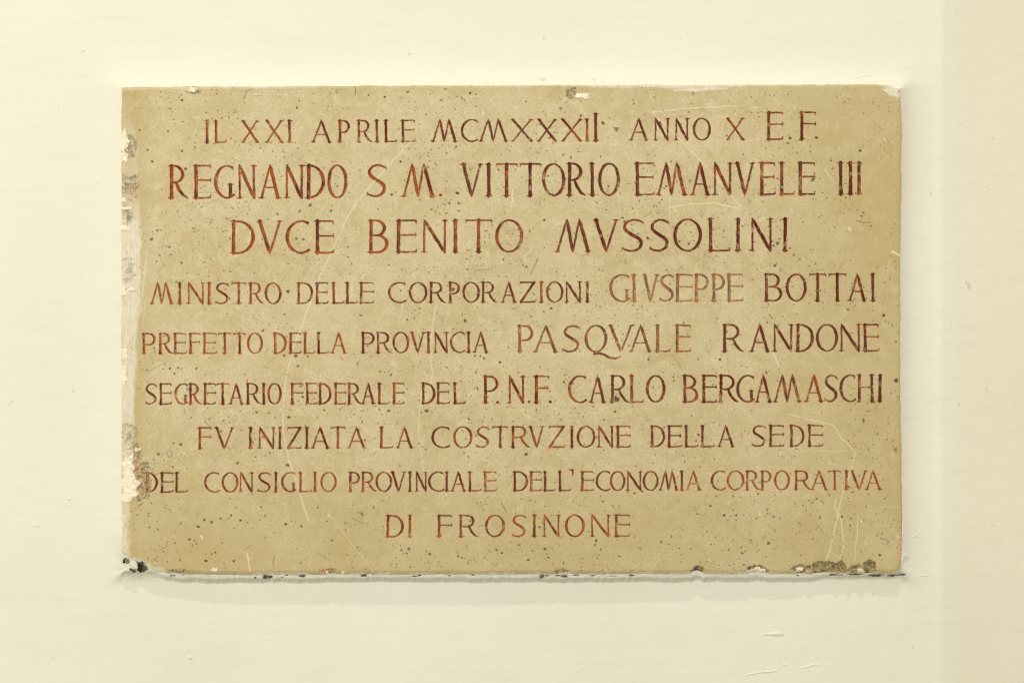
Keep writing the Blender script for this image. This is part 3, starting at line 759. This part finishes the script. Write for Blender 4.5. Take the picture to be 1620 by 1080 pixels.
def stone_material():
    m, nt, bs = new_mat("travertine")
    q = NT(nt)
    paint, tone, rim = q.attr("cut")
    pore_, scr, fleck = q.attr("marks")
    smear, chip, cream = q.attr("cover")
    dark, pink, pat = q.attr("stain_shade")
    c = q.mix(q.ramp(q.noise(9, 4, .6), .30, .72), srgb(192, 175, 127), srgb(204, 190, 147))
    c = q.mix(q.ramp(q.noise(42, 4, .65, dist=.4), .42, .75, 0, .75), c, srgb(211, 199, 157))
    c = q.mix(q.ramp(q.noise(26, 6, .7, dist=1.2), .48, .74, 0, .7), c, srgb(181, 162, 112))
    c = q.mix(q.ramp(q.noise(330, 3, .7), .40, .74, 0, .55), c, srgb(174, 156, 109))
    c = q.mix(q.ramp(q.noise(190, 4, .75, dist=.5), .55, .74, 0, .75), c, srgb(224, 213, 172))
    c = q.mix(q.ramp(q.noise(560, 3, .7), .58, .74, 0, .6), c, srgb(140, 120, 76))
    c = q.mix(q.ramp(q.noise(60, 5, .75, stretch=(1, 1, .22)), .62, .78, 0, .25), c, srgb(170, 146, 94))
    c = q.mix(q.math('MULTIPLY', pat, .8), c, srgb(180, 160, 104))
    c = q.mix(fleck, c, srgb(222, 210, 166))
    c = q.mix(q.math('MULTIPLY', scr, .8), c, srgb(228, 218, 180))
    # broken stone
    ch = q.mix(q.ramp(q.noise(240, 4, .8), .38, .60), srgb(118, 102, 62), srgb(186, 170, 122))
    ch = q.mix(q.ramp(q.noise(260, 3, .8), .56, .68), ch, srgb(214, 203, 166))
    c = q.mix(chip, c, ch)
    c = q.mix(smear, c, q.mix(q.ramp(q.noise(500, 3, .7, stretch=(1, 1, .15)), .3, .75), srgb(208, 198, 170), srgb(232, 225, 203)))
    c = q.mix(pore_, c, q.mix(q.noise(160, 1), srgb(66, 52, 26), srgb(108, 90, 50)))
    c = q.mix(q.math('MULTIPLY', pink, .9), c, q.mix(q.ramp(q.noise(300, 2), .4, .6), srgb(220, 178, 144), srgb(186, 124, 86)))
    c = q.mix(cream, c, q.mix(q.ramp(q.noise(220, 3), .3, .7), srgb(226, 214, 178), srgb(240, 232, 204)))
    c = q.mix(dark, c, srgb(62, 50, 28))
    # red lead in the cuts
    p = q.mix(q.ramp(q.noise(90, 4, .7), .42, .62), srgb(168, 90, 34), srgb(152, 72, 32))
    p = q.mix(q.ramp(tone, .38, .70), p, q.mix(q.noise(200, 2), srgb(84, 24, 15), srgb(114, 42, 24)))
    p = q.mix(q.math('MULTIPLY', rim, q.ramp(q.noise(230, 3, .7), .35, .62, .0, .65)), p, srgb(172, 104, 66))
    p = q.mix(q.ramp(q.noise(420, 3, .75), .64, .70, 0, .8), p, srgb(206, 170, 120))
    p = q.mix(q.ramp(q.noise(380, 2, .6, dist=.3), .60, .72, 0, .7), p, srgb(56, 22, 12))
    c = q.mix(paint, c, p)
    nt.links.new(c, bs.inputs['Base Color'])
    bs.inputs['Roughness'].default_value = .62
    bs.inputs['Specular IOR Level'].default_value = .28
    n1 = q.bump(q.noise(600, 4, .7), .25, .0006)
    nt.links.new(q.bump(q.noise(140, 3, .6), .15, .0012, n1), bs.inputs['Normal'])
    return m


def plaster_material():
    m, nt, bs = new_mat("painted_plaster")
    q = NT(nt)
    dark, grey, dust = q.attr("soil_shade")
    c = q.mix(q.ramp(q.noise(2.2, 3, .5), .3, .7), srgb(225, 222, 200), srgb(229, 226, 205))
    c = q.mix(q.ramp(q.noise(60, 5, .7, stretch=(.12, 1, 1)), .45, .75, 0, .3), c, srgb(219, 213, 188))
    c = q.mix(q.ramp(q.noise(300, 3, .7, stretch=(.2, 1, 1)), .55, .8, 0, .35), c, srgb(233, 229, 210))
    c = q.mix(q.ramp(q.noise(45, 2, .5), .735, .76, 0, .4), c, srgb(178, 172, 144))
    sx = nt.nodes.new('ShaderNodeSeparateXYZ'); nt.links.new(q.pos, sx.inputs[0])
    c = q.mix(q.ramp(sx.outputs[0], .686, .730), c, q.mix(1.0, c, (.99, .983, .925, 1), 'MULTIPLY'))   # the return is painted a yellower cream
    c = q.mix(q.math('MULTIPLY', grey, .75), c, q.mix(q.ramp(q.noise(90, 4, .7, stretch=(.3, 1, 1.5)), .35, .7), srgb(212, 208, 180), srgb(230, 226, 203)))
    c = q.mix(dust, c, srgb(150, 144, 108))
    c = q.mix(dark, c, q.mix(q.noise(200, 2), srgb(30, 28, 17), srgb(96, 92, 64)))  # painted shade of the hollows and holes
    nt.links.new(c, bs.inputs['Base Color'])
    bs.inputs['Roughness'].default_value = .7
    bs.inputs['Specular IOR Level'].default_value = .25
    n1 = q.bump(q.noise(120, 5, .65, stretch=(.14, 1, 1)), .2, .0009)
    n2 = q.bump(q.noise(22, 4, .6), .35, .004, n1)
    nt.links.new(q.bump(q.noise(700, 3, .6), .16, .0005, n2), bs.inputs['Normal'])
    return m


STONE = stone_material()
PLASTER = plaster_material()


# ---------------------------------------------------------------- meshes from the grid
def add_attr(me, name, cols):
    a = me.attributes.new(name, 'FLOAT_COLOR', 'POINT')
    k = np.ones((len(cols), 4), dtype=np.float32)
    k[:, :3] = cols
    a.data.foreach_set('color', k.ravel())


def raw_mesh(name, co, faces, mat, attrs, parent=None, origin=None, smooth=True):
    """faces: (n,4) int array"""
    me = bpy.data.meshes.new(name)
    if origin is not None:
        co = co - np.asarray(origin)
    nf = len(faces)
    me.vertices.add(len(co)); me.vertices.foreach_set('co', co.astype(np.float32).ravel())
    me.loops.add(nf * 4); me.loops.foreach_set('vertex_index', faces.astype(np.int32).ravel())
    me.polygons.add(nf)
    me.polygons.foreach_set('loop_start', np.arange(0, nf * 4, 4, dtype=np.int32))
    me.polygons.foreach_set('loop_total', np.full(nf, 4, dtype=np.int32))
    me.polygons.foreach_set('use_smooth', np.full(nf, smooth, dtype=bool))
    me.update(calc_edges=True)
    for k, v in attrs.items():
        add_attr(me, k, v)
    me.materials.append(mat)
    o = bpy.data.objects.new(name, me)
    C.objects.link(o)
    if origin is not None:
        o.location = origin
    if parent is not None:
        o.parent = parent
    return o


idx = np.arange(NX * NY).reshape(NY, NX)
QA = idx[:-1, :-1]; QB = idx[:-1, 1:]; QC = idx[1:, 1:]; QD = idx[1:, :-1]
quads = np.stack([QA, QD, QC, QB], axis=-1).reshape(-1, 4)
avg = lambda A: (A[:-1, :-1] + A[:-1, 1:] + A[1:, 1:] + A[1:, :-1]).ravel() / 4
is_slab = avg(np.where(np.abs(SD) < ST * .5, 0, SD)) > 0
q_paint = avg(PAINT)
near = lambda A: np.max(np.stack([A[:-1, :-1], A[:-1, 1:], A[1:, 1:], A[1:, :-1]]), axis=0).ravel()
q_lid = near(LID)
q_chip = np.where(avg(CHIP) > .5, near(CHID), -1)
cls = np.zeros(len(quads), dtype=np.int32)                 # 0 plaster
cls[is_slab] = 1
cls[is_slab & (q_chip >= 0)] = 2000 + q_chip[is_slab & (q_chip >= 0)]
m_ = is_slab & (q_paint > 0) & (q_lid >= 0)
cls[m_] = 10 + q_lid[m_]
q_lip = avg(lip) > .5
cls[(~is_slab) & q_lip] = 3

co_s = to_world(XS, YS, HS).reshape(-1, 3)
co_w = to_world(XS, YS, HW).reshape(-1, 3)
A_cut = np.stack([PMASK, TONEF, RIM], -1).reshape(-1, 3)
A_marks = np.stack([np.clip(PORE, 0, 1), SCR, FLECK], -1).reshape(-1, 3)
A_cover = np.stack([np.clip(SMEAR, 0, 1), CHIP, CREAM], -1).reshape(-1, 3)
A_stain_shade = np.stack([DARK, PINK, PAT], -1).reshape(-1, 3)
A_soil_shade = np.stack([WDARK, WGREY, np.clip(DUST, 0, 1)], -1).reshape(-1, 3)

order = np.argsort(cls, kind='stable')
cs = cls[order]
starts = np.flatnonzero(np.r_[True, cs[1:] != cs[:-1]])
ends = np.r_[starts[1:], len(cs)]
groups = {int(cs[a]): order[a:b] for a, b in zip(starts, ends)}


def piece(name, sel, stone, parent, extra=None, centre=True):
    f = quads[sel]
    u, inv = np.unique(f.ravel(), return_inverse=True)
    f2 = inv.reshape(-1, 4)
    co = (co_s if stone else co_w)[u]
    if stone:
        at = {"cut": A_cut[u], "marks": A_marks[u], "cover": A_cover[u], "stain_shade": A_stain_shade[u]}
    else:
        at = {"soil_shade": A_soil_shade[u]}
    if extra is not None:                               # skirt: pairs of grid vertices going back to depth
        pa, pb, back = extra
        n0 = len(u)
        lut = {int(v): i for i, v in enumerate(u)}
        ring = np.unique(np.r_[pa, pb])
        bl = {int(v): n0 + i for i, v in enumerate(ring)}
        bco = co_s[ring].copy(); bco[:, 1] = back
        fl = {int(v): n0 + len(ring) + i for i, v in enumerate(ring)}
        co = np.vstack([co, bco, co_s[ring]])
        sk = np.array([[fl[int(a)], fl[int(b)], bl[int(b)], bl[int(a)]] for a, b in zip(pa, pb)])
        f2 = np.vstack([f2, sk])
        ri = np.r_[ring, ring]
        at = {"cut": np.vstack([at["cut"], A_cut[ri]]), "marks": np.vstack([at["marks"], A_marks[ri]]),
              "cover": np.vstack([at["cover"], A_cover[ri]]), "stain_shade": np.vstack([at["stain_shade"], A_stain_shade[ri]])}
    org = None
    if centre:
        org = tuple((co.min(0) + co.max(0)) / 2)
    return raw_mesh(name, co, f2, STONE if stone else PLASTER, at, parent, org)


# outline edges of the stone (between stone quads and the rest)
SL = is_slab.reshape(NY - 1, NX - 1)
pa, pb = [], []
j, i = np.nonzero(SL[:, :-1] & ~SL[:, 1:]); pa.append(idx[j, i + 1]); pb.append(idx[j + 1, i + 1])
j, i = np.nonzero(~SL[:, :-1] & SL[:, 1:]); pa.append(idx[j + 1, i + 1]); pb.append(idx[j, i + 1])
j, i = np.nonzero(SL[:-1, :] & ~SL[1:, :]); pa.append(idx[j + 1, i + 1]); pb.append(idx[j + 1, i])
j, i = np.nonzero(~SL[:-1, :] & SL[1:, :]); pa.append(idx[j + 1, i]); pb.append(idx[j + 1, i + 1])
pa = np.concatenate(pa); pb = np.concatenate(pb)

plaque = bpy.data.objects.new("stone_plaque", None)
C.objects.link(plaque)
plaque.empty_display_size = .1
plaque['label'] = "beige travertine plaque with nine lines of red carved capitals on a cream wall"
plaque['category'] = "plaque"
slab = piece("slab", groups[1], True, plaque, extra=(pa, pb, .012), centre=False)
for key, sel in groups.items():
    if 10 <= key < 2000:
        kind, chh = marks[key - 10]
        piece(kind, sel, True, plaque)
    elif key >= 2000:
        if len(sel) > 12:
            o = piece("chipped_edge", sel, True, plaque)
        else:
            piece("chipped_edge", sel, True, plaque)


# ---------------------------------------------------------------- the wall
def axis(lo, hi, keep, fine):
    v = [lo]
    while v[-1] < hi - 1e-6:
        x = v[-1]
        st = 14.0
        for (a, b, s_) in fine:
            if a - 1e-6 <= x < b - 1e-6:
                st = min(st, s_)
        nx_ = x + st
        for k_ in keep + [hi]:
            if x + 1e-6 < k_ < nx_ + .3:
                nx_ = k_
                break
        v.append(nx_)
    return np.array(v)


ax = axis(-500, 2150, [FX0, FX1, 130.0, 1470.0, 1530.0], [(130, 215, 2.5), (1400, 1530, 2.2)])
ay = axis(-450, 1550, [FY0, FY1, 60.0, 1000.0], [(60, 150, 2.5), (890, 1000, 2.5)])
WX, WY = np.meshgrid(ax, ay)
inner = (WX > FX0 + .1) & (WX < FX1 - .1) & (WY > FY0 + .1) & (WY < FY1 - .1)
WH = wall_h(WX, WY) - inner * 0
cw = to_world(WX, WY, WH).reshape(-1, 3)
wi = np.arange(WX.size).reshape(WX.shape)
wf = np.stack([wi[:-1, :-1], wi[1:, :-1], wi[1:, 1:], wi[:-1, 1:]], -1)
xm = (WX[:-1, :-1] + WX[1:, 1:]) / 2
ym = (WY[:-1, :-1] + WY[1:, 1:]) / 2
hole = (xm > FX0) & (xm < FX1) & (ym > FY0) & (ym < FY1)
left = (~hole) & (xm < 1506)
right = (~hole) & (xm >= 1506)


def wall_piece(name, mask, parent=None):
    f = wf[mask]
    u, inv = np.unique(f.ravel(), return_inverse=True)
    dst = np.zeros((len(u), 3))
    o = raw_mesh(name, cw[u], inv.reshape(-1, 4), PLASTER, {"soil_shade": dst}, parent)
    return o


wall = wall_piece("wall", left)
wall['kind'] = 'structure'
ret = wall_piece("wall_return", right)
ret['kind'] = 'structure'
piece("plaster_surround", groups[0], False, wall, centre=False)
piece("mortar_joint", groups[3], False, wall, centre=False)


# raised trowel marks and paint drips on the wall
def ridge(pts, hgt, seed):
    """a thin raised sliver following pts (x, y, half width)"""
    r = random.Random(seed)
    n_ = 14
    P = []
    xs = [p[0] for p in pts]; 
    t_ = np.linspace(0, 1, len(pts)); tt = np.linspace(0, 1, n_)
    px = np.interp(tt, t_, xs); py = np.interp(tt, t_, [p[1] for p in pts]); pw = np.interp(tt, t_, [p[2] for p in pts])
    m_w = 6
    co, fc = [], []
    for a in range(n_):
        for b in range(m_w + 1):
            v = b / m_w * 2 - 1
            y_ = py[a] + v * pw[a] * (1 + .3 * r.uniform(-1, 1))
            prof = math.sqrt(max(0, 1 - v * v)) * math.sin(math.pi * min(1, max(0, (a + .3) / n_))) 
            hh = hgt * prof * (1 + .3 * r.uniform(-1, 1)) - .35
            base = float(wall_h(np.array([px[a]]), np.array([y_]))[0])
            co.append(to_world(np.array(px[a]), np.array(y_), np.array(base + hh)))
    for a in range(n_ - 1):
        for b in range(m_w):
            i0 = a * (m_w + 1) + b
            fc.append((i0, i0 + 1, i0 + m_w + 2, i0 + m_w + 1))
    co = np.array(co); fc = np.array(fc)
    o = raw_mesh("plaster_ridge", co, fc, PLASTER, {"soil_shade": np.zeros((len(co), 3))}, wall, tuple(co.mean(0)))
    return o


for k, (pts, hg) in enumerate([
    ([(1200, 1004, .4), (1220, 1002, 2.2), (1238, 1002, 3.2), (1242, 1005, .6)], 2.6),
    ([(1165, 1071, .4), (1185, 1066, 1.6), (1200, 1063, 1.2), (1228, 1061, 1.4), (1232, 1060, .3)], 1.8),
    ([(1236, 1051, .4), (1242, 1051, 1.5), (1247, 1050, .4)], 1.2),
    ([(1257, 1058, .3), (1276, 1054, 1.6), (1290, 1050, 1.6), (1300, 1052, .4)], 1.6),
    ([(294, 1030, .3), (300, 1029, 1.0), (306, 1031, .4)], 1.1),
    ([(296, 1039, .8), (300, 1040, 3.2), (306, 1040, 1.0)], 2.2),
    ([(50, 829, .4), (56, 831, 2.0), (66, 832, .4)], 1.7),
    ([(92, 610, .4), (98, 611, 1.0), (104, 612, .3)], 1.0),
    ([(110, 614, .6), (114, 616, 3.0), (119, 620, .6)], 1.8),
    ([(105, 788, .6), (109, 789, 3.0), (113, 790, .6)], 1.2),
    ([(123, 440, .6), (126, 441, 2.0), (129, 442, .6)], 1.0),
    ([(1440, 855, .5), (1443, 850, 3.0), (1447, 846, 3.0), (1466, 853, .5)], 1.0),
    ([(1448, 912, .3), (1462, 910, 1.2), (1474, 911, .3)], 1.2),
    ([(1451, 281, .6), (1456, 281, 2.0), (1461, 282, .6)], 1.0),
    ([(1336, 126, .3), (1372, 120, .8), (1400, 117, .3)], .9),
]):
    ridge(pts, hg, k)
rk = random.Random(3)
for k in range(16):
    x = rk.choice([rk.uniform(20, 170), rk.uniform(250, 1400), rk.uniform(1450, 1590)]); y = rk.uniform(960, 1070) if 180 < x < 1440 and rk.random() < .6 else rk.uniform(10, 110) if 180 < x < 1440 else rk.uniform(20, 1060)
    L = rk.uniform(2, 9); a_ = rk.uniform(-.5, .5); q_ = rk.uniform(.5, 1.4)
    ridge([(x, y, q_ * .5), (x + L * .5, y + L * .5 * a_, q_), (x + L, y + L * a_, q_ * .4)], rk.uniform(.8, 1.3), 50 + k)
print("marks", NM, "tris ~", 2 * len(quads))
